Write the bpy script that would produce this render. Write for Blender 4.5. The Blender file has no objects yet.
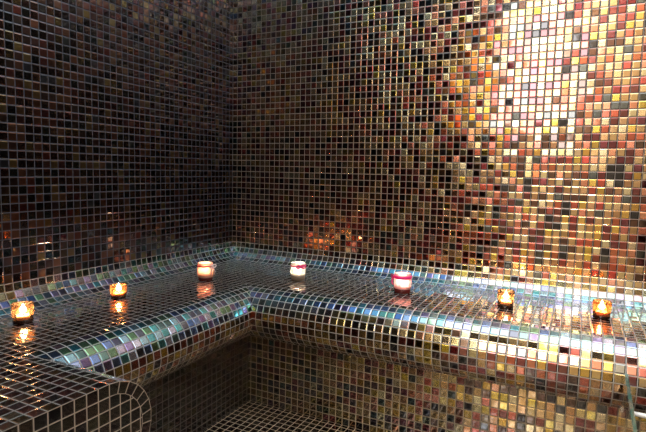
import bpy, bmesh, math, random
from mathutils import Vector, Matrix
random.seed(7)
S = bpy.context.scene
COL = S.collection
T = 0.025                      # pitch of the mosaic: one tile and its joint
PI = math.pi
R = math.radians

# ------------------------------------------------------------------ helpers
def srgb(r, g, b):
    f = lambda c: ((c/255+0.055)/1.055)**2.4 if c > 10 else c/255/12.92
    return (f(r), f(g), f(b), 1)

def obj(name, me, mats=None, parent=None):
    o = bpy.data.objects.new(name, me)
    COL.objects.link(o)
    if mats is not None:
        for m in (mats if isinstance(mats, (list, tuple)) else [mats]):
            me.materials.append(m)
    if parent: o.parent = parent
    return o

def struct(o):
    o['kind'] = 'structure'
    return o

def thing(name, label, cat, loc=(0, 0, 0), rz=0, group=None):
    o = bpy.data.objects.new(name, None)
    COL.objects.link(o)
    o.empty_display_size = 0.05
    o.location = loc
    o.rotation_euler = (0, 0, rz)
    o['label'] = label
    o['category'] = cat
    if group: o['group'] = group
    return o

class QB:
    """faces with per-corner UVs; positions and UVs both in tile units"""
    def __init__(s): s.v = []; s.f = []; s.uv = []; s.sm = []
    def face(s, pts, uvs, smooth=False):
        b = len(s.v)
        s.v += [(p[0]*T, p[1]*T, p[2]*T) for p in pts]
        s.f.append(tuple(range(b, b+len(pts))))
        s.uv.append(list(uvs)); s.sm.append(smooth)
    def build(s, name, mat, parent=None, merge=True, mi=None):
        me = bpy.data.meshes.new(name)
        me.from_pydata(s.v, [], s.f)
        lay = me.uv_layers.new(name='UVMap')
        k = 0
        for uvs in s.uv:
            for u in uvs:
                lay.data[k].uv = u; k += 1
        for p, q in zip(me.polygons, s.sm): p.use_smooth = q
        if merge:
            bm = bmesh.new(); bm.from_mesh(me)
            bmesh.ops.remove_doubles(bm, verts=bm.verts, dist=1e-5)
            bm.to_mesh(me); bm.free()
        if mi: 
            for p, k in zip(me.polygons, mi): p.material_index = k
        me.update()
        return obj(name, me, mat, parent)

def lathe(bm, prof, seg=40, closed=False):
    """prof: list of (r, z) in metres"""
    rings = []
    for r, z in prof:
        if r < 1e-6:
            rings.append([bm.verts.new((0, 0, z))])
        else:
            rings.append([bm.verts.new((r*math.cos(2*PI*k/seg), r*math.sin(2*PI*k/seg), z)) for k in range(seg)])
    pairs = list(zip(rings[:-1], rings[1:]))
    if closed: pairs.append((rings[-1], rings[0]))
    for a, b in pairs:
        for k in range(seg):
            k2 = (k+1) % seg
            if len(a) == 1 and len(b) == 1: continue
            if len(a) == 1: bm.faces.new((a[0], b[k2], b[k]))
            elif len(b) == 1: bm.faces.new((a[k], a[k2], b[0]))
            else: bm.faces.new((a[k], a[k2], b[k2], b[k]))

def bm_obj(name, bm, mat, parent=None, smooth=True):
    bmesh.ops.recalc_face_normals(bm, faces=bm.faces)
    me = bpy.data.meshes.new(name)
    bm.to_mesh(me); bm.free()
    if smooth:
        for p in me.polygons: p.use_smooth = True
    return obj(name, me, mat, parent)

def box_bm(bm, lo, hi):
    """box in metres"""
    vs = [bm.verts.new((x, y, z)) for x in (lo[0], hi[0]) for y in (lo[1], hi[1]) for z in (lo[2], hi[2])]
    for f in ((0,1,3,2), (4,6,7,5), (0,4,5,1), (2,3,7,6), (0,2,6,4), (1,5,7,3)):
        bm.faces.new([vs[i] for i in f])

def tbox(bm, lo, hi): box_bm(bm, [c*T for c in lo], [c*T for c in hi])

def tube_bm(bm, pts, rad, seg=10, flat=None):
    """swept tube through points; flat=(rw, rt) gives a ribbon-like oval section"""
    n = len(pts); rings = []
    pts = [Vector(p) for p in pts]
    for i, p in enumerate(pts):
        d = (pts[min(i+1, n-1)]-pts[max(i-1, 0)]).normalized()
        up = Vector((0, 0, 1)) if abs(d.z) < 0.9 else Vector((1, 0, 0))
        a = d.cross(up).normalized(); b = a.cross(d).normalized()
        ra, rb = (rad, rad) if flat is None else (flat[1], flat[0])
        rings.append([bm.verts.new(p + a*ra*math.cos(2*PI*k/seg) + b*rb*math.sin(2*PI*k/seg)) for k in range(seg)])
    for a, b in zip(rings[:-1], rings[1:]):
        for k in range(seg):
            bm.faces.new((a[k], a[(k+1) % seg], b[(k+1) % seg], b[k]))
    bm.faces.new(rings[0][::-1]); bm.faces.new(rings[-1])

# ------------------------------------------------------------------ materials
def new_mat(name):
    m = bpy.data.materials.new(name); m.use_nodes = True
    nt = m.node_tree
    for n in list(nt.nodes): nt.nodes.remove(n)
    return m, nt

def mathn(nt, op, a, b=None, c=None):
    n = nt.nodes.new('ShaderNodeMath'); n.operation = op
    for i, v in enumerate((a, b, c)):
        if v is None: continue
        if isinstance(v, (int, float)): n.inputs[i].default_value = v
        else: nt.links.new(v, n.inputs[i])
    return n.outputs[0]

def vmath(nt, op, a, b=None, scale=None):
    n = nt.nodes.new('ShaderNodeVectorMath'); n.operation = op
    for i, v in enumerate((a, b)):
        if v is None: continue
        if isinstance(v, (tuple, list)): n.inputs[i].default_value = v
        else: nt.links.new(v, n.inputs[i])
    if scale is not None: n.inputs['Scale'].default_value = scale
    return n.outputs[0]

PALETTE = [  # share, colour of the metallic glass backing
    (2, (30, 26, 28)), (8, (96, 64, 46)), (4, (80, 82, 76)), (10, (112, 46, 46)),
    (6, (140, 66, 50)), (10, (186, 92, 64)), (9, (206, 132, 104)), (13, (190, 150, 104)),
    (12, (204, 172, 122)), (10, (216, 198, 156)), (8, (208, 172, 78))]

PALE = [(1, (60, 48, 46)), (5, (112, 76, 56)), (3, (90, 92, 84)), (6, (140, 64, 56)), (11, (192, 104, 76)), (9, (212, 146, 116)),
        (17, (200, 162, 108)), (14, (212, 186, 130)), (10, (220, 206, 164)), (12, (208, 176, 84))]
COOL = [(0.0, (40, 60, 84)), (0.16, (60, 160, 168)), (0.32, (84, 120, 176)), (0.44, (124, 108, 160)),
        (0.54, (110, 160, 116)), (0.66, (140, 188, 206)), (0.78, (64, 112, 110)), (0.9, (176, 184, 210))]
LEFT_SHADE = [(12, (40, 34, 34)), (14, (104, 62, 44)), (14, (128, 64, 48)), (12, (168, 92, 62)), (10, (190, 130, 90)), (8, (200, 164, 90)), (4, (90, 92, 104))]  # left wall mix: its dimness and warm candlelight brown are in the colours
WARM = [(3, (30, 26, 28)), (12, (88, 60, 42)), (5, (72, 72, 64)), (13, (124, 54, 46)), (12, (176, 92, 62)),
        (6, (200, 130, 100)), (18, (188, 148, 90)), (10, (204, 176, 116)), (5, (214, 200, 150)), (14, (204, 172, 70))]

def mosaic(name, seed, tilt=0.055, palette=PALETTE, joint=(0.20, 0.18, 0.155), wave=0.02, r0=0.09, r1=0.28, gain=0.5, irid=0.35, coat=1.75):
    m, nt = new_mat(name)
    N = nt.nodes.new; L = nt.links.new
    uv = N('ShaderNodeUVMap'); uv.uv_map = 'UVMap'
    off = vmath(nt, 'ADD', uv.outputs[0], (seed*37.0, seed*53.0, 0))
    cell = vmath(nt, 'FLOOR', off)
    frac = vmath(nt, 'FRACTION', off)
    wn = N('ShaderNodeTexWhiteNoise'); wn.noise_dimensions = '3D'
    L(vmath(nt, 'ADD', cell, (0.5, 0.5, seed+0.5)), wn.inputs['Vector'])
    wn2 = N('ShaderNodeTexWhiteNoise'); wn2.noise_dimensions = '3D'
    L(vmath(nt, 'ADD', cell, (0.5, 0.5, seed+91.5)), wn2.inputs['Vector'])
    # distance to the joint
    sep = N('ShaderNodeSeparateXYZ'); L(frac, sep.inputs[0])
    dx = mathn(nt, 'ABSOLUTE', mathn(nt, 'SUBTRACT', sep.outputs[0], 0.5))
    dy = mathn(nt, 'ABSOLUTE', mathn(nt, 'SUBTRACT', sep.outputs[1], 0.5))
    d = mathn(nt, 'MAXIMUM', dx, dy)
    gm = N('ShaderNodeMapRange'); gm.interpolation_type = 'SMOOTHSTEP'
    gm.inputs['From Min'].default_value = 0.442; gm.inputs['From Max'].default_value = 0.462
    L(d, gm.inputs['Value'])
    bev = N('ShaderNodeMapRange'); bev.interpolation_type = 'SMOOTHSTEP'
    bev.inputs['From Min'].default_value = 0.36; bev.inputs['From Max'].default_value = 0.47
    bev.inputs['To Min'].default_value = 1.0; bev.inputs['To Max'].default_value = 0.0
    L(d, bev.inputs['Value'])
    # palette
    ramp = N('ShaderNodeValToRGB'); ramp.color_ramp.interpolation = 'CONSTANT'
    tot = sum(p[0] for p in palette); acc = 0
    els = ramp.color_ramp.elements
    for i, (w, c) in enumerate(palette):
        if i < 2:
            e = els[i]; e.position = acc/tot
        else:
            e = els.new(acc/tot)
        e.color = srgb(*c); acc += w
    L(wn.outputs['Value'], ramp.inputs[0])
    hsv = N('ShaderNodeHueSaturation')
    L(ramp.outputs[0], hsv.inputs['Color'])
    s2 = N('ShaderNodeSeparateColor'); L(wn2.outputs['Color'], s2.inputs[0])
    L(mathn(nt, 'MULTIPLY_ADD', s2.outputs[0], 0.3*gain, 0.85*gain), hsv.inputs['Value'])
    L(mathn(nt, 'MULTIPLY_ADD', s2.outputs[1], 0.03, 0.485), hsv.inputs['Hue'])
    # every tile sits at its own slight angle, its face is a little wavy
    geo = N('ShaderNodeNewGeometry')
    t1 = vmath(nt, 'SUBTRACT', wn2.outputs['Color'], (0.5, 0.5, 0.5))
    t1 = vmath(nt, 'SCALE', t1, scale=tilt)
    nz = N('ShaderNodeTexNoise'); nz.inputs['Scale'].default_value = 0.8; nz.inputs['Detail'].default_value = 1.0
    L(vmath(nt, 'ADD', off, wn2.outputs['Color']), nz.inputs['Vector'])
    t2 = vmath(nt, 'SCALE', vmath(nt, 'SUBTRACT', nz.outputs['Color'], (0.5, 0.5, 0.5)), scale=wave)
    nn = vmath(nt, 'NORMALIZE', vmath(nt, 'ADD', vmath(nt, 'ADD', geo.outputs['Normal'], t1), t2))
    bump = N('ShaderNodeBump'); bump.inputs['Strength'].default_value = 0.55
    bump.inputs['Distance'].default_value = 0.0012
    L(bev.outputs[0], bump.inputs['Height']); L(nn, bump.inputs['Normal'])
    # iridescent glass: the colour shifts to teal, blue and violet as the view gets more slanting
    cosv = N('ShaderNodeVectorMath'); cosv.operation = 'DOT_PRODUCT'
    L(nn, cosv.inputs[0]); L(geo.outputs['Incoming'], cosv.inputs[1])
    iw = N('ShaderNodeMapRange'); iw.interpolation_type = 'SMOOTHSTEP'
    iw.inputs['From Min'].default_value = 0.94; iw.inputs['From Max'].default_value = 0.76
    iw.inputs['To Min'].default_value = 0.0; iw.inputs['To Max'].default_value = irid
    L(cosv.outputs['Value'], iw.inputs['Value'])
    cool = N('ShaderNodeValToRGB'); cool.color_ramp.interpolation = 'CONSTANT'
    for i, (pos, c) in enumerate(COOL):
        e = cool.color_ramp.elements[i] if i < 2 else cool.color_ramp.elements.new(pos)
        e.position = pos; e.color = tuple(x*gain for x in srgb(*c)[:3]) + (1,)
    L(s2.outputs[1], cool.inputs[0])
    im = N('ShaderNodeMix'); im.data_type = 'RGBA'
    L(iw.outputs[0], im.inputs[0]); L(hsv.outputs['Color'], im.inputs[6]); L(cool.outputs[0], im.inputs[7])
    # glass tile
    p = N('ShaderNodeBsdfPrincipled')
    L(im.outputs[2], p.inputs['Base Color'])
    p.inputs['Metallic'].default_value = 1.0
    rm = N('ShaderNodeMapRange'); rm.interpolation_type = 'SMOOTHSTEP'      # some tiles mirror-smooth, some satin
    rm.inputs['From Min'].default_value = 0.35; rm.inputs['From Max'].default_value = 0.6
    rm.inputs['To Min'].default_value = r0; rm.inputs['To Max'].default_value = r1
    L(s2.outputs[2], rm.inputs['Value']); L(rm.outputs[0], p.inputs['Roughness'])
    p.inputs['Coat Weight'].default_value = 1.0; p.inputs['Coat IOR'].default_value = coat
    p.inputs['Coat Roughness'].default_value = 0.05
    L(bump.outputs[0], p.inputs['Normal']); L(bump.outputs[0], p.inputs['Coat Normal'])
    # joint
    g = N('ShaderNodeBsdfPrincipled')
    g.inputs['Base Color'].default_value = (*joint, 1); g.inputs['Roughness'].default_value = 0.55
    mix = N('ShaderNodeMixShader')
    L(gm.outputs[0], mix.inputs[0]); L(p.outputs[0], mix.inputs[1]); L(g.outputs[0], mix.inputs[2])
    out = N('ShaderNodeOutputMaterial'); L(mix.outputs[0], out.inputs[0])
    return m

def plain(name, col, rough=0.5, metal=0.0, noise=0.06, scale=30, coat=0.0):
    m, nt = new_mat(name)
    N = nt.nodes.new; L = nt.links.new
    p = N('ShaderNodeBsdfPrincipled'); out = N('ShaderNodeOutputMaterial')
    tc = N('ShaderNodeTexCoord'); nz = N('ShaderNodeTexNoise'); nz.inputs['Scale'].default_value = scale
    L(tc.outputs['Object'], nz.inputs['Vector'])
    hs = N('ShaderNodeHueSaturation'); hs.inputs['Color'].default_value = (*col[:3], 1)
    L(mathn(nt, 'MULTIPLY_ADD', nz.outputs[0], noise*2, 1-noise), hs.inputs['Value'])
    L(hs.outputs[0], p.inputs['Base Color'])
    p.inputs['Roughness'].default_value = rough; p.inputs['Metallic'].default_value = metal
    p.inputs['Coat Weight'].default_value = coat
    L(p.outputs[0], out.inputs[0])
    return m

def emit(name, col, s):
    m, nt = new_mat(name)
    e = nt.nodes.new('ShaderNodeEmission'); o = nt.nodes.new('ShaderNodeOutputMaterial')
    e.inputs[0].default_value = (*col[:3], 1); e.inputs[1].default_value = s
    nt.links.new(e.outputs[0], o.inputs[0])
    return m

def glassy(name, tint, milky=0.0, milk_col=(1, 1, 1), rough=0.02, ior=1.45):
    """thin glass: clear tint, a frosted share that scatters, a reflecting surface"""
    m, nt = new_mat(name)
    N = nt.nodes.new; L = nt.links.new
    tr = N('ShaderNodeBsdfTransparent'); tr.inputs[0].default_value = (*tint, 1)
    tl = N('ShaderNodeBsdfTranslucent'); tl.inputs[0].default_value = (*milk_col, 1)
    df = N('ShaderNodeBsdfDiffuse'); df.inputs[0].default_value = (*milk_col, 1)
    mm = N('ShaderNodeMixShader'); mm.inputs[0].default_value = 0.35
    L(tl.outputs[0], mm.inputs[1]); L(df.outputs[0], mm.inputs[2])
    tc = N('ShaderNodeTexCoord'); nz = N('ShaderNodeTexNoise'); nz.inputs['Scale'].default_value = 60
    L(tc.outputs['Object'], nz.inputs['Vector'])
    m1 = N('ShaderNodeMixShader')
    L(mathn(nt, 'MULTIPLY_ADD', nz.outputs[0], milky*0.2, milky*0.9), m1.inputs[0])
    L(tr.outputs[0], m1.inputs[1]); L(mm.outputs[0], m1.inputs[2])
    gl = N('ShaderNodeBsdfGlossy'); gl.inputs['Roughness'].default_value = rough
    fr = N('ShaderNodeFresnel'); fr.inputs[0].default_value = ior
    m2 = N('ShaderNodeMixShader')
    L(fr.outputs[0], m2.inputs[0]); L(m1.outputs[0], m2.inputs[1]); L(gl.outputs[0], m2.inputs[2])
    o = N('ShaderNodeOutputMaterial'); L(m2.outputs[0], o.inputs[0])
    return m

M = {}
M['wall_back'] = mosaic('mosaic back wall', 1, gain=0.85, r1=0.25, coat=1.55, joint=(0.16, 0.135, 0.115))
M['wall_left'] = mosaic('mosaic left wall shaded', 2, gain=0.17, r0=0.06, r1=0.30, irid=0.1, coat=1.45, palette=LEFT_SHADE, joint=(0.04, 0.043, 0.06))  # shade of this side and bluish ceiling light put into tile and joint colours
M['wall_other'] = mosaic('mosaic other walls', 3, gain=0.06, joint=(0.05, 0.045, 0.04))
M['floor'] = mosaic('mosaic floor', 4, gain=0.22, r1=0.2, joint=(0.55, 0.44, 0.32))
M['seat'] = mosaic('mosaic seat', 5, gain=0.6, irid=0.0, r1=0.14, joint=(0.20, 0.19, 0.175))
M['edge'] = mosaic('mosaic rounded edge', 6, gain=0.95, r1=0.2, palette=PALE, irid=0.95, coat=2.1, joint=(0.36, 0.34, 0.31))
M['edge_under'] = mosaic('mosaic lower rows of the rounded edge', 12, gain=0.9, r1=0.25, palette=WARM, irid=0.0, joint=(0.36, 0.34, 0.31))
M['edge_left'] = mosaic('mosaic rounded edge left', 13, gain=0.85, r1=0.2, palette=PALE, irid=0.95, coat=1.5, joint=(0.36, 0.34, 0.31))  # dimmer copy of the back edge, weaker light put into gain and coat
M['cove_left'] = mosaic('mosaic cove left', 14, gain=0.6, r1=0.2, palette=PALE, irid=0.9, coat=1.5, joint=(0.24, 0.23, 0.21))  # dimmer copy of the back cove, weaker light put into gain, coat and joint
M['riser'] = mosaic('mosaic riser', 7, gain=1.0, r0=0.11, r1=0.26, palette=WARM, joint=(0.36, 0.30, 0.22))
M['riser_shaded'] = mosaic('mosaic left riser shaded', 11, gain=0.2, r1=0.15, joint=(0.10, 0.09, 0.08))  # darker copy of the riser mosaic, its shade put into the colour
M['cove'] = mosaic('mosaic cove', 8, gain=0.95, r1=0.2, palette=PALE, irid=0.95, coat=2.1, joint=(0.36, 0.34, 0.31))
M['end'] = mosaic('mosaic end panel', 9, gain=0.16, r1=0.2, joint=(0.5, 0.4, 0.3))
M['plaster'] = plain('white plaster', (0.78, 0.77, 0.74), 0.8, scale=6)
M['lobby_wall'] = plain('cream lobby paint', (0.80, 0.74, 0.65), 0.7, scale=4)
M['dark_wood'] = plain('dark wood panelling', (0.035, 0.02, 0.012), 0.5, noise=0.3, scale=5)
M['lobby_floor'] = plain('stone lobby floor', (0.42, 0.33, 0.24), 0.35, scale=8, noise=0.15)
M['black_metal'] = plain('black door frame', (0.012, 0.012, 0.014), 0.4, 0.3)
M['white_metal'] = plain('white coated metal', (0.85, 0.84, 0.82), 0.3, 0.0)
M['chrome'] = plain('chrome', (0.8, 0.8, 0.8), 0.12, 1.0)
M['window_glow'] = emit('bright lit window', (1.0, 0.97, 0.95), 13.0)
M['lobby_lamp'] = emit('warm lobby lamp', (1.0, 0.84, 0.66), 50.0)
M['sconce'] = emit('amber lamp shade', (1.0, 0.55, 0.14), 2.6)
M['cool_lamp'] = emit('cool ceiling lamp', (0.32, 0.66, 1.0), 1.2)
M['pale_lamp'] = emit('pale ceiling lamp', (0.84, 0.93, 1.0), 4.2)
M['white_lamp'] = emit('white ceiling lamp', (0.94, 0.97, 1.0), 7.5)
M['pane'] = glassy('clear pane', (0.93, 0.97, 0.95))
M['pane_edge'] = plain('green glass edge', (0.008, 0.10, 0.08), 0.15, 0.0, coat=1.0)

# ------------------------------------------------------------------ the room (tile units)
BT, CR = 18.0, 3.0             # bench top height, radius of cove and of rounded edge
XT, YT = 14.8, -16.5           # where the seat's flat top ends (left bench, back bench)
XR, YR = 14.7, -15.4           # risers
Y3 = -50.0                     # same line of the bench along the front wall
X3 = 26.0                      # its end
YF = -66.0                     # front wall
XW = 80.0                      # right wall
ZC = 88.0                      # ceiling
ER = 3.7
E3 = 4.2                       # fuller rounded edge of the bench along the front wall

q = QB()
q.face([(0, 0, BT+CR), (XW, 0, BT+CR), (XW, 0, ZC), (0, 0, ZC)], [(0, 0), (XW, 0), (XW, ZC-BT-CR), (0, ZC-BT-CR)])
struct(q.build('wall_back', M['wall_back']))
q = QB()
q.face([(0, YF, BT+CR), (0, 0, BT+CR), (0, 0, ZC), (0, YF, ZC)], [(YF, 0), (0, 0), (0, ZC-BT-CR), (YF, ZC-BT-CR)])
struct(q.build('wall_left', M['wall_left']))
q = QB()
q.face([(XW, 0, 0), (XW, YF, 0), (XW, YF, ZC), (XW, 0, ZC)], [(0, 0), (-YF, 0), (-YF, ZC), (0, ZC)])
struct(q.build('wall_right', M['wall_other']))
# front wall round the doorway, with thickness
DX0, DX1, DZ = 36.0, 74.0, 85.0
YF2 = YF-4.0
q = QB()
for (x0, x1, z0, z1) in ((0, DX0, 0, ZC), (DX1, XW, 0, ZC), (DX0, DX1, DZ, ZC)):
    q.face([(x1, YF, z0), (x0, YF, z0), (x0, YF, z1), (x1, YF, z1)], [(x1, z0), (x0, z0), (x0, z1), (x1, z1)])
q.face([(DX0, YF, 0), (DX0, YF2, 0), (DX0, YF2, DZ), (DX0, YF, DZ)], [(0, 0), (4, 0), (4, DZ), (0, DZ)])
q.face([(DX1, YF2, 0), (DX1, YF, 0), (DX1, YF, DZ), (DX1, YF2, DZ)], [(4, 0), (0, 0), (0, DZ), (4, DZ)])
q.face([(DX0, YF, DZ), (DX0, YF2, DZ), (DX1, YF2, DZ), (DX1, YF, DZ)], [(0, 0), (0, 4), (38, 4), (38, 0)])
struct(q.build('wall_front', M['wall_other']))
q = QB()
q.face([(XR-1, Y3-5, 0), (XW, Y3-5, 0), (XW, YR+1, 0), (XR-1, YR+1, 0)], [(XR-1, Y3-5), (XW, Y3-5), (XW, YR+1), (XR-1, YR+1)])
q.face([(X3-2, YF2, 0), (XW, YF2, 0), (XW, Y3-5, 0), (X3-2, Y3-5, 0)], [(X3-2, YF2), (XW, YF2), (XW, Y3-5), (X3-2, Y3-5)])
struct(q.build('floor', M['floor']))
q = QB()
q.face([(0, 0, ZC), (XW, 0, ZC), (XW, YF2, ZC), (0, YF2, ZC)], [(0, 0), (1, 0), (1, 1), (0, 1)])
struct(q.build('ceiling', M['plaster']))

# doorway: black frame, transom bar and its pane of glass
bm = bmesh.new()
YM = YF-1.0
tbox(bm, (DX0, YM-1, 0), (DX0+1.2, YM+1, DZ)); tbox(bm, (DX1-1.2, YM-1, 0), (DX1, YM+1, DZ))
tbox(bm, (DX0+1.2, YM-1, 77.9), (DX1-1.2, YM+1, 79.4)); tbox(bm, (DX0+1.2, YM-1, DZ-1.2), (DX1-1.2, YM+1, DZ))
d = struct(bm_obj('door_1', bm, M['black_metal'], smooth=False))
bm = bmesh.new()
tbox(bm, (DX0+1.2, YM-0.15, 79.4), (DX1-1.2, YM+0.15, DZ-1.2))
struct(bm_obj('window_1', bm, M['pane'], smooth=False))

# the lit lobby beyond the doorway
LY, LX0, LX1, LZ = -140.0, 5.0, 88.0, 104.0
def quad(name, pts, mat):
    q = QB(); q.face(pts, [(0, 0), (1, 0), (1, 1), (0, 1)]); return struct(q.build(name, mat))
quad('wall_lobby', [(LX0, LY, 0), (LX1, LY, 0), (LX1, LY, LZ), (LX0, LY, LZ)], M['lobby_wall'])
quad('wall_lobby_left', [(LX0, LY, 0), (LX0, YF2, 0), (LX0, YF2, LZ), (LX0, LY, LZ)], M['lobby_wall'])
quad('wall_lobby_right', [(LX1, LY, 0), (LX1, YF2, 0), (LX1, YF2, LZ), (LX1, LY, LZ)], M['dark_wood'])
quad('floor_lobby', [(LX0, LY, 0), (LX1, LY, 0), (LX1, YF2, 0), (LX0, YF2, 0)], M['lobby_floor'])
quad('ceiling_lobby', [(LX0, LY, LZ), (LX1, LY, LZ), (LX1, YF2, LZ), (LX0, YF2, LZ)], M['plaster'])
q = QB()   # lobby side of the front wall
for (x0, x1, z0, z1) in ((LX0, DX0, 0, LZ), (DX1, LX1, 0, LZ), (DX0, DX1, DZ, LZ)):
    q.face([(x0, YF2, z0), (x1, YF2, z0), (x1, YF2, z1), (x0, YF2, z1)], [(0, 0), (1, 0), (1, 1), (0, 1)])
struct(q.build('wall_lobby_front', M['lobby_wall']))
# its window, bright with daylight
bm = bmesh.new(); tbox(bm, (29, LY+0.05, 48), (52, LY+0.3, 98))
w = struct(bm_obj('window_2', bm, M['window_glow'], smooth=False))
bm = bmesh.new()
for lo, hi in (((27.5, LY, 46.5), (29, LY+1.2, 99.5)), ((52, LY, 46.5), (53.5, LY+1.2, 99.5)),
               ((29, LY, 46.5), (52, LY+1.2, 48)), ((29, LY, 98), (52, LY+1.2, 99.5))):
    tbox(bm, lo, hi)
f = struct(bm_obj('window_frame', bm, M['white_metal'], w, smooth=False))

def lamp_round(name, label, loc, rad, mat):
    t = thing(name, label, 'lamp', (loc[0]*T, loc[1]*T, loc[2]*T))
    bm = bmesh.new(); lathe(bm, [(rad, -0.02), (rad+0.012, -0.02), (rad+0.012, 0), (rad, 0)], closed=True)
    bm_obj('lamp_rim', bm, M['white_metal'], t)
    bm = bmesh.new(); lathe(bm, [(0, -0.016), (rad, -0.012)])
    bm_obj('diffuser', bm, mat, t)
    return t
lamp_round('ceiling_light', 'round warm ceiling light in the lobby behind the doorway', (56, -118, LZ), 0.30, M['lobby_lamp'])

# steam room ceiling lights: square flush fittings
def lamp_square(label, x, y, hx, hy, mat):
    t = thing('ceiling_light', label, 'lamp', (x*T, y*T, ZC*T))
    bm = bmesh.new(); hx *= T; hy *= T
    for lo, hi in (((-hx-.03, -hy-.03, -.03), (hx+.03, -hy, 0)), ((-hx-.03, hy, -.03), (hx+.03, hy+.03, 0)),
                   ((-hx-.03, -hy, -.03), (-hx, hy, 0)), ((hx, -hy, -.03), (hx+.03, hy, 0))):
        box_bm(bm, lo, hi)
    bm_obj('lamp_rim', bm, M['white_metal'], t, smooth=False)
    bm = bmesh.new(); box_bm(bm, (-hx, -hy, -.02), (hx, hy, -.012))
    bm_obj('diffuser', bm, mat, t, smooth=False)
lamp_square('large backlit white ceiling panel at the doorway side of the steam room', 65, -31, 13.0, 30, M['white_lamp'])
lamp_square('large backlit pale white ceiling panel in the middle of the steam room', 37, -31, 12.5, 30, M['pale_lamp'])
lamp_square('narrow backlit blue ceiling panel along the left wall of the steam room', 13, -31, 9, 30, M['cool_lamp'])

# amber wall lamp beside the doorway
t = thing('wall_lamp', 'tall amber wall lamp beside the steam room doorway', 'lamp', (31*T, YF*T, 57*T))
bm = bmesh.new(); box_bm(bm, (-.06, 0, -.33), (.06, .012, .33))
bm_obj('back_plate', bm, M['black_metal'], t, smooth=False)
bm = bmesh.new()
lathe(bm, [(0, -.31), (.06, -.31), (.06, .31), (0, .31)], seg=24)
for v in bm.verts: v.co.y = v.co.y*0.8 + 0.062
bm_obj('lamp_shade', bm, M['sconce'], t)

# ------------------------------------------------------------------ the bench
bench = thing('tiled_bench', 'built-in wraparound steam room bench covered in dark iridescent mosaic tiles', 'bench', (0, 0, 0))
q = QB()   # flat seat
def flat(pts): q.face([(x, y, BT) for x, y in pts], [(x, y) for x, y in pts])
flat([(CR, -CR), (XT, YT), (XW, YT), (XW, -CR)][::-1])
flat([(CR, -CR), (CR, Y3), (XT, Y3), (XT, YT)])
flat([(CR, Y3), (CR, YF), (X3, YF), (X3, Y3)])
flat([(0, Y3), (0, YF), (CR, YF), (CR, Y3)])
q.build('seat', M['seat'], bench)

# concave cove between seat and wall: five rows of tiles
NC = 5
cv = [(CR-CR*math.sin(a), BT+CR-CR*math.cos(a)) for a in [PI/2*k/NC for k in range(NC+1)]]   # (distance from wall, z), from the seat up
q = QB()
for k in range(NC):
    (d0, z0), (d1, z1) = cv[k], cv[k+1]
    q.face([(d0, -d0, z0), (XW, -d0, z0), (XW, -d1, z1), (d1, -d1, z1)], [(d0, k), (XW, k), (XW, k+1), (d1, k+1)])
q.build('cove', M['cove'], bench)
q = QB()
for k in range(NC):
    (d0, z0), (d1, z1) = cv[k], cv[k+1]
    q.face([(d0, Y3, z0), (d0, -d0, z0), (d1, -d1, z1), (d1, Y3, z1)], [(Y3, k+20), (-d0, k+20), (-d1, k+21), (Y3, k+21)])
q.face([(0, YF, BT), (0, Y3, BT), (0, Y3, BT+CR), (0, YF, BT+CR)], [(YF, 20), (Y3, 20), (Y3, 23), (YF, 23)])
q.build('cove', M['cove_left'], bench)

# rounded front edge: a half round of twelve rows
NE = 12
UNDER = 5                      # rows from the top that carry the iridescent tiles
ed = [(ER*math.sin(a), BT-ER+ER*math.cos(a)) for a in [PI*k/NE for k in range(NE+1)]]       # (overhang, z)
q = QB()
for k in range(NE):
    (o0, z0), (o1, z1) = ed[k], ed[k+1]
    q.face([(XT+o0, YT-o0, z0), (XT+o1, YT-o1, z1), (XW, YT-o1, z1), (XW, YT-o0, z0)], [(XT+o0, k), (XT+o1, k+1), (XW, k+1), (XW, k)])
q.face([(XT, YT, BT-2*ER), (XR, YR, BT-2*ER), (XW, YR, BT-2*ER), (XW, YT, BT-2*ER)], [(XT, 12), (XR, 13), (XW, 13), (XW, 12)])
q.build('rounded_edge', [M['edge'], M['edge_under']], bench, mi=[0 if k < UNDER else 1 for k in range(len(q.f))])
q = QB()
for k in range(NE):
    (o0, z0), (o1, z1) = ed[k], ed[k+1]
    q.face([(XT+o0, Y3, z0), (XT+o1, Y3, z1), (XT+o1, YT-o1, z1), (XT+o0, YT-o0, z0)], [(Y3, k+20), (Y3, k+21), (YT-o1, k+21), (YT-o0, k+20)])
q.face([(XT, Y3, BT-2*ER), (XR, Y3, BT-2*ER), (XR, YR, BT-2*ER), (XT, YT, BT-2*ER)], [(Y3, 32), (Y3, 33), (YR, 33), (YT, 32)])
q.build('rounded_edge', [M['edge_left'], M['edge_under']], bench, mi=[0 if k < UNDER else 1 for k in range(len(q.f))])
N3 = 13
ed3 = [(E3*math.sin(a), BT-E3+E3*math.cos(a)) for a in [PI*k/N3 for k in range(N3+1)]]
q = QB()
for k in range(N3):
    (o0, z0), (o1, z1) = ed3[k], ed3[k+1]
    q.face([(X3, Y3+o0, z0), (X3, Y3+o1, z1), (XT, Y3+o1, z1), (XT, Y3+o0, z0)], [(X3, k+40), (X3, k+41), (XT, k+41), (XT, k+40)])
Y3R = Y3-1.0
q.face([(X3, Y3, BT-2*E3), (X3, Y3R, BT-2*E3), (XR, Y3R, BT-2*E3), (XR, Y3, BT-2*E3)], [(X3, 53), (X3, 54), (XR, 54), (XR, 53)])
q.build('rounded_edge', [M['edge_left'], M['edge_under']], bench, mi=[0 if k < UNDER else 1 for k in range(len(q.f))])

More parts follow.
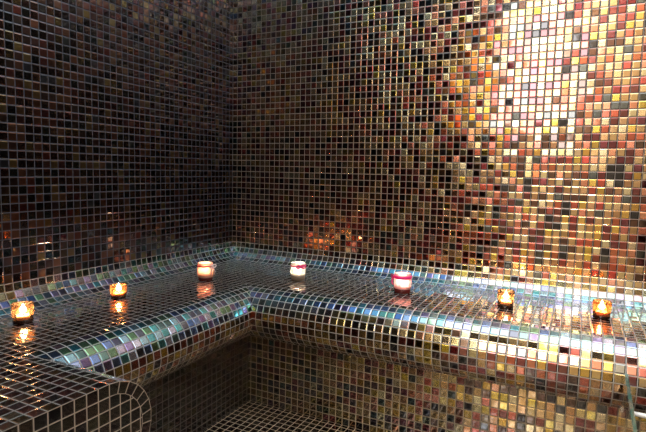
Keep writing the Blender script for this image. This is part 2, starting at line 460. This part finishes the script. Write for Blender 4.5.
ZU = BT-2*ER
q = QB(); q.face([(XR, YR, 0), (XW, YR, 0), (XW, YR, ZU), (XR, YR, ZU)], [(XR, 0), (XW, 0), (XW, ZU), (XR, ZU)])
q.build('riser', M['riser'], bench)
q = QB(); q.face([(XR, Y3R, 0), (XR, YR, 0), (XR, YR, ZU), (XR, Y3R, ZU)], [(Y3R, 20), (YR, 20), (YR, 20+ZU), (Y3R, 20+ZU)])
q.build('riser', M['riser_shaded'], bench)
q = QB(); q.face([(X3, Y3R, 0), (XR, Y3R, 0), (XR, Y3R, ZU), (X3, Y3R, ZU)], [(X3, 40), (XR, 40), (XR, 40+ZU), (X3, 40+ZU)])
q.build('riser', M['riser'], bench)

Z3 = BT-2*E3
# end panel: a border row of tiles follows the rounded outline, a plain grid fills the inside
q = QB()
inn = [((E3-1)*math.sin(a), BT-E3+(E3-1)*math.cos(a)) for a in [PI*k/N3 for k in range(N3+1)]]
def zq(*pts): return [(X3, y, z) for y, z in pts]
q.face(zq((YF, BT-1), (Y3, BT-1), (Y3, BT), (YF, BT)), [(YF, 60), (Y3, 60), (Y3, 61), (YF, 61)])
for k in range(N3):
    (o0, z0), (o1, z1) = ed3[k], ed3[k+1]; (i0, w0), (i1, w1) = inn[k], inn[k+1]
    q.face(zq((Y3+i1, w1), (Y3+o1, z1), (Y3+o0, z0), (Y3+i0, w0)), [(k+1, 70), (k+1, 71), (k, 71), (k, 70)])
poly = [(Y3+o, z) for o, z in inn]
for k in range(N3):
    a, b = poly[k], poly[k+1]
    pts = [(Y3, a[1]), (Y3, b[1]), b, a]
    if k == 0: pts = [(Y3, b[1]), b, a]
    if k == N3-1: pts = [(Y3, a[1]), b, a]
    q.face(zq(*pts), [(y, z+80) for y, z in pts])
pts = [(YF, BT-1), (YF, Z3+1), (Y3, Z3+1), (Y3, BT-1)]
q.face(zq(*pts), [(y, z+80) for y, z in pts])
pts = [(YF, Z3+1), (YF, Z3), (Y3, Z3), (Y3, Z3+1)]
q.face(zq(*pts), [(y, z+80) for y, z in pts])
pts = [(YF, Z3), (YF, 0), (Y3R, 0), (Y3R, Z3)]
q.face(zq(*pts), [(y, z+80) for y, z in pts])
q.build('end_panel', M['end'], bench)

# ------------------------------------------------------------------ low glass screen by the back bench
GX = 61.65
gl = thing('glass_screen', 'low frameless glass screen with green edge standing before the bench at right', 'glass screen', (GX*T, -30*T, 0), R(-1.5))
GZ = 16.0
bm = bmesh.new()
tbox(bm, (-0.14, -14, 0), (0.14, 8.3, GZ))
o = bm_obj('glass_pane', bm, [M['pane'], M['pane_edge']], gl, smooth=False)
for p in o.data.polygons:
    if abs(p.normal.x) < 0.5 and p.normal.z > 0.5: p.material_index = 1
bm = bmesh.new()
tube_bm(bm, [(0.14*T, 4*T, 14.0*T), (1*T, 4*T, 14.0*T), ((XW-GX)*T, 4*T, 14.0*T)], 0.005, 14)
bm_obj('support_bar', bm, M['white_metal'], gl)['label'] = 'white support bar'
bm = bmesh.new(); tbox(bm, (-0.26, 7.9, 12.3), (0.26, 8.5, 12.8))  # added piece, gives the bright dot at the pane's far edge
bm_obj('glint_piece', bm, M['chrome'], gl, smooth=False)['label'] = 'small chrome piece added for the glint on the glass'

# ------------------------------------------------------------------ candles
M['amber_glass'] = glassy('amber glass', (0.95, 0.60, 0.36), 0.32, (0.85, 0.33, 0.11))
M['smoke_glass'] = glassy('smoky amber glass', (0.88, 0.68, 0.50), 0.25, (0.78, 0.38, 0.17))
M['white_glass'] = glassy('frosted white glass', (1, 0.97, 0.92), 0.88, (0.97, 0.94, 0.90))
M['red_glass'] = glassy('frosted red glass', (1, 0.66, 0.56), 0.85, (0.97, 0.62, 0.50))
M['pink_glass'] = glassy('frosted pink glass', (1, 0.72, 0.76), 0.8, (0.96, 0.66, 0.70))
M['base_glass'] = glassy('thick dark glass foot', (0.45, 0.25, 0.16), 0.25, (0.25, 0.08, 0.04))
M['red_base'] = glassy('thick red glass foot', (0.6, 0.15, 0.12), 0.5, (0.40, 0.06, 0.05))
M['beige_base'] = glassy('thick beige glass foot', (0.85, 0.72, 0.55), 0.75, (0.62, 0.48, 0.34))
M['wax'] = plain('cream wax', (0.88, 0.74, 0.52), 0.5)
M['pink_ribbon'] = plain('pink satin ribbon', srgb(232, 40, 120), 0.4)
M['red_ribbon'] = plain('red satin ribbon', srgb(200, 30, 40), 0.4)
M['white_ribbon'] = plain('white satin ribbon', srgb(245, 225, 220), 0.4)
M['wick'] = plain('burnt wick', (0.02, 0.015, 0.01), 0.9)
FS = 220.0
fm, nt = new_mat('candle flame')
e = nt.nodes.new('ShaderNodeEmission'); oo = nt.nodes.new('ShaderNodeOutputMaterial')
e.inputs[0].default_value = (1.0, 0.80, 0.54, 1); e.inputs[1].default_value = FS
nt.links.new(e.outputs[0], oo.inputs[0]); M['flame'] = fm

def candle(name, label, x, y, w, h, glass, foot, style, ribbon=None, flare=1.0, rz=0.0, foot_h=0.18):
    """w: outer width, h: height in metres"""
    t = thing(name, label, 'candle', (x*T, y*T, BT*T), rz, 'lit candles in glasses along the bench')
    r = w/2; th = 0.0028
    fh = h*foot_h
    if style == 'tumbler':
        outer = [(r*0.93, fh), (r*0.97, h*0.5), (r*flare, h)]
    else:
        outer = [(r*0.95, fh), (r, fh+h*0.08), (r, h*0.74), (r*0.93, h*0.82), (r*0.91, h*0.88), (r*0.96, h*0.94), (r*0.96, h)]
    inner = [(a-th, b) for a, b in outer]
    bm = bmesh.new()
    lathe(bm, outer + [(outer[-1][0]-th/2, h+0.0012)] + inner[::-1], closed=True)
    bm_obj('glass_cup', bm, M[glass], t)
    bm = bmesh.new()
    lathe(bm, [(0, 0.0), (r*0.86, 0.0), (r*0.92, 0.002), (outer[0][0], fh), (0, fh)])
    bm_obj('glass_foot', bm, M[foot], t)
    wz = h*(0.40 if style == 'tumbler' else 0.42)
    wr = inner[0][0]-0.0012
    bm = bmesh.new()
    lathe(bm, [(0, fh+0.0005), (wr, fh+0.0005), (wr, wz), (wr*0.9, wz-0.0015), (wr*0.3, wz-0.003), (0, wz-0.003)])
    bm_obj('wax', bm, M['wax'], t)
    bm = bmesh.new()
    tube_bm(bm, [(0, 0, wz-0.003), (0.0004, 0, wz+0.004), (0.0012, 0, wz+0.008)], 0.0008, 8)
    bm_obj('wick', bm, M['wick'], t)
    fl = min(0.026, h-wz+0.002)
    bm = bmesh.new()
    lathe(bm, [(0, 0), (0.0040, 0.003), (0.0084, fl*0.28), (0.0076, fl*0.45), (0.0036, fl*0.72), (0.0012, fl*0.92), (0, fl)], seg=20)
    bmesh.ops.translate(bm, verts=bm.verts, vec=(0.0008, 0, wz+0.0035))
    bm_obj('flame', bm, M['flame'], t)
    if ribbon:
        rb = M[ribbon[0]]; zr = h*0.84; rr = r*0.945+0.0012; hw = ribbon[1]
        bm = bmesh.new()
        lathe(bm, [(rr, zr-hw), (rr+0.0016, zr-hw*0.8), (rr+0.002, zr), (rr+0.0016, zr+hw*0.8), (rr, zr+hw), (rr-0.001, zr)], closed=True)
        band = bm_obj('ribbon', bm, rb, t)
        # bow: two loops, a knot and two tails, tied on one side
        a0 = ribbon[2]
        ca, sa = math.cos(a0), math.sin(a0)
        def loc(out, side, z): return (ca*(rr+out)-sa*side, sa*(rr+out)+ca*side, z)
        bm = bmesh.new()
        for s in (-1, 1):
            pts = []
            for k in range(13):
                u = 2*PI*k/12
                pts.append(loc(0.003+0.004*abs(math.sin(u/2)), s*(0.009-0.009*math.cos(u)), zr+0.005*math.sin(u)))
            tube_bm(bm, pts, 0.001, 8, flat=(0.0028, 0.0007))
            tl = ribbon[3]
            tube_bm(bm, [loc(0.003, 0, zr), loc(0.005, s*0.005, zr-0.3*tl), loc(0.006+0.004*(s > 0), s*0.008, zr-0.7*tl), loc(0.005, s*0.010, zr-tl)], 0.001, 8, flat=(0.0024, 0.0006))
        bm_obj('bow', bm, M[ribbon[4]], band)
        bm = bmesh.new()
        bmesh.ops.create_uvsphere(bm, u_segments=12, v_segments=8, radius=0.0035)
        bmesh.ops.translate(bm, verts=bm.verts, vec=loc(0.003, 0, zr))
        bm_obj('knot', bm, M[ribbon[4]], band)
    return t

candle('glass_candle', 'lit candle in a short clear-rimmed tumbler at the far left end of the bench', 5.7, -43.6, 0.052, 0.049, 'smoke_glass', 'base_glass', 'tumbler', flare=1.02, rz=0.3)
candle('glass_candle', 'smallest lit candle, in a low amber cup, second from left on the bench', 5.9, -31.4, 0.049, 0.039, 'amber_glass', 'base_glass', 'tumbler', flare=1.04, rz=1.1)
candle('glass_candle', 'lit candle in a red frosted jar with white bow tails, near the bench corner', 8.3, -17.6, 0.057, 0.063, 'red_glass', 'red_base', 'jar', ('red_ribbon', 0.003, 0.0, 0.030, 'white_ribbon'))
candle('glass_candle', 'lit candle in a frosted white jar tied with a thin bright pink ribbon', 19.9, -10.3, 0.056, 0.064, 'white_glass', 'beige_base', 'jar', ('pink_ribbon', 0.0024, -0.75, 0.007, 'pink_ribbon'), foot_h=0.26)
candle('glass_candle', 'lit candle in a pink frosted jar with a dark red base and pink ribbon', 36.1, -9.9, 0.060, 0.066, 'pink_glass', 'red_base', 'jar', ('pink_ribbon', 0.0055, -2.6, 0.026, 'pink_ribbon'), foot_h=0.24)
candle('glass_candle', 'lit candle in a brown tinted tumbler with clear thick foot, second from right', 49.6, -10.6, 0.050, 0.052, 'smoke_glass', 'base_glass', 'tumbler', flare=1.03, rz=0.7)
candle('glass_candle', 'lit candle in an orange glowing amber tumbler at the right end of the bench', 60.1, -9.5, 0.049, 0.048, 'amber_glass', 'base_glass', 'tumbler', flare=1.04, rz=2.0)
# ------------------------------------------------------------------ camera
cam_d = bpy.data.cameras.new('camera'); cam = bpy.data.objects.new('camera', cam_d); COL.objects.link(cam)
CAMX, CAMY, CAMZ = 56.8, -76.0, 34.4
YAW, PITCH, ROLL, FPX = 26.6, -5.1, 1.17, 507.0
cam_d.sensor_width = 36; cam_d.lens = FPX/646*36; cam_d.clip_start = 0.02
rot = Matrix.Rotation(R(YAW), 3, 'Z') @ Matrix.Rotation(R(90+PITCH), 3, 'X') @ Matrix.Rotation(R(ROLL), 3, 'Z')
cam.matrix_world = Matrix.Translation((CAMX*T, CAMY*T, CAMZ*T)) @ rot.to_4x4()
S.camera = cam

w = bpy.data.worlds.new('world'); S.world = w; w.use_nodes = True
w.node_tree.nodes['Background'].inputs[0].default_value = (0.0, 0.0, 0.0, 1)
w.node_tree.nodes['Background'].inputs[1].default_value = 0.0
S.view_settings.view_transform = 'Standard'; S.view_settings.look = 'None'
S.view_settings.exposure = 0.0; S.view_settings.gamma = 1.0; S.view_settings.use_curve_mapping = False
S.cycles.max_bounces = 10; S.cycles.glossy_bounces = 6; S.cycles.transparent_max_bounces = 16
S.cycles.sample_clamp_indirect = 6.0
S.cycles.caustics_reflective = True
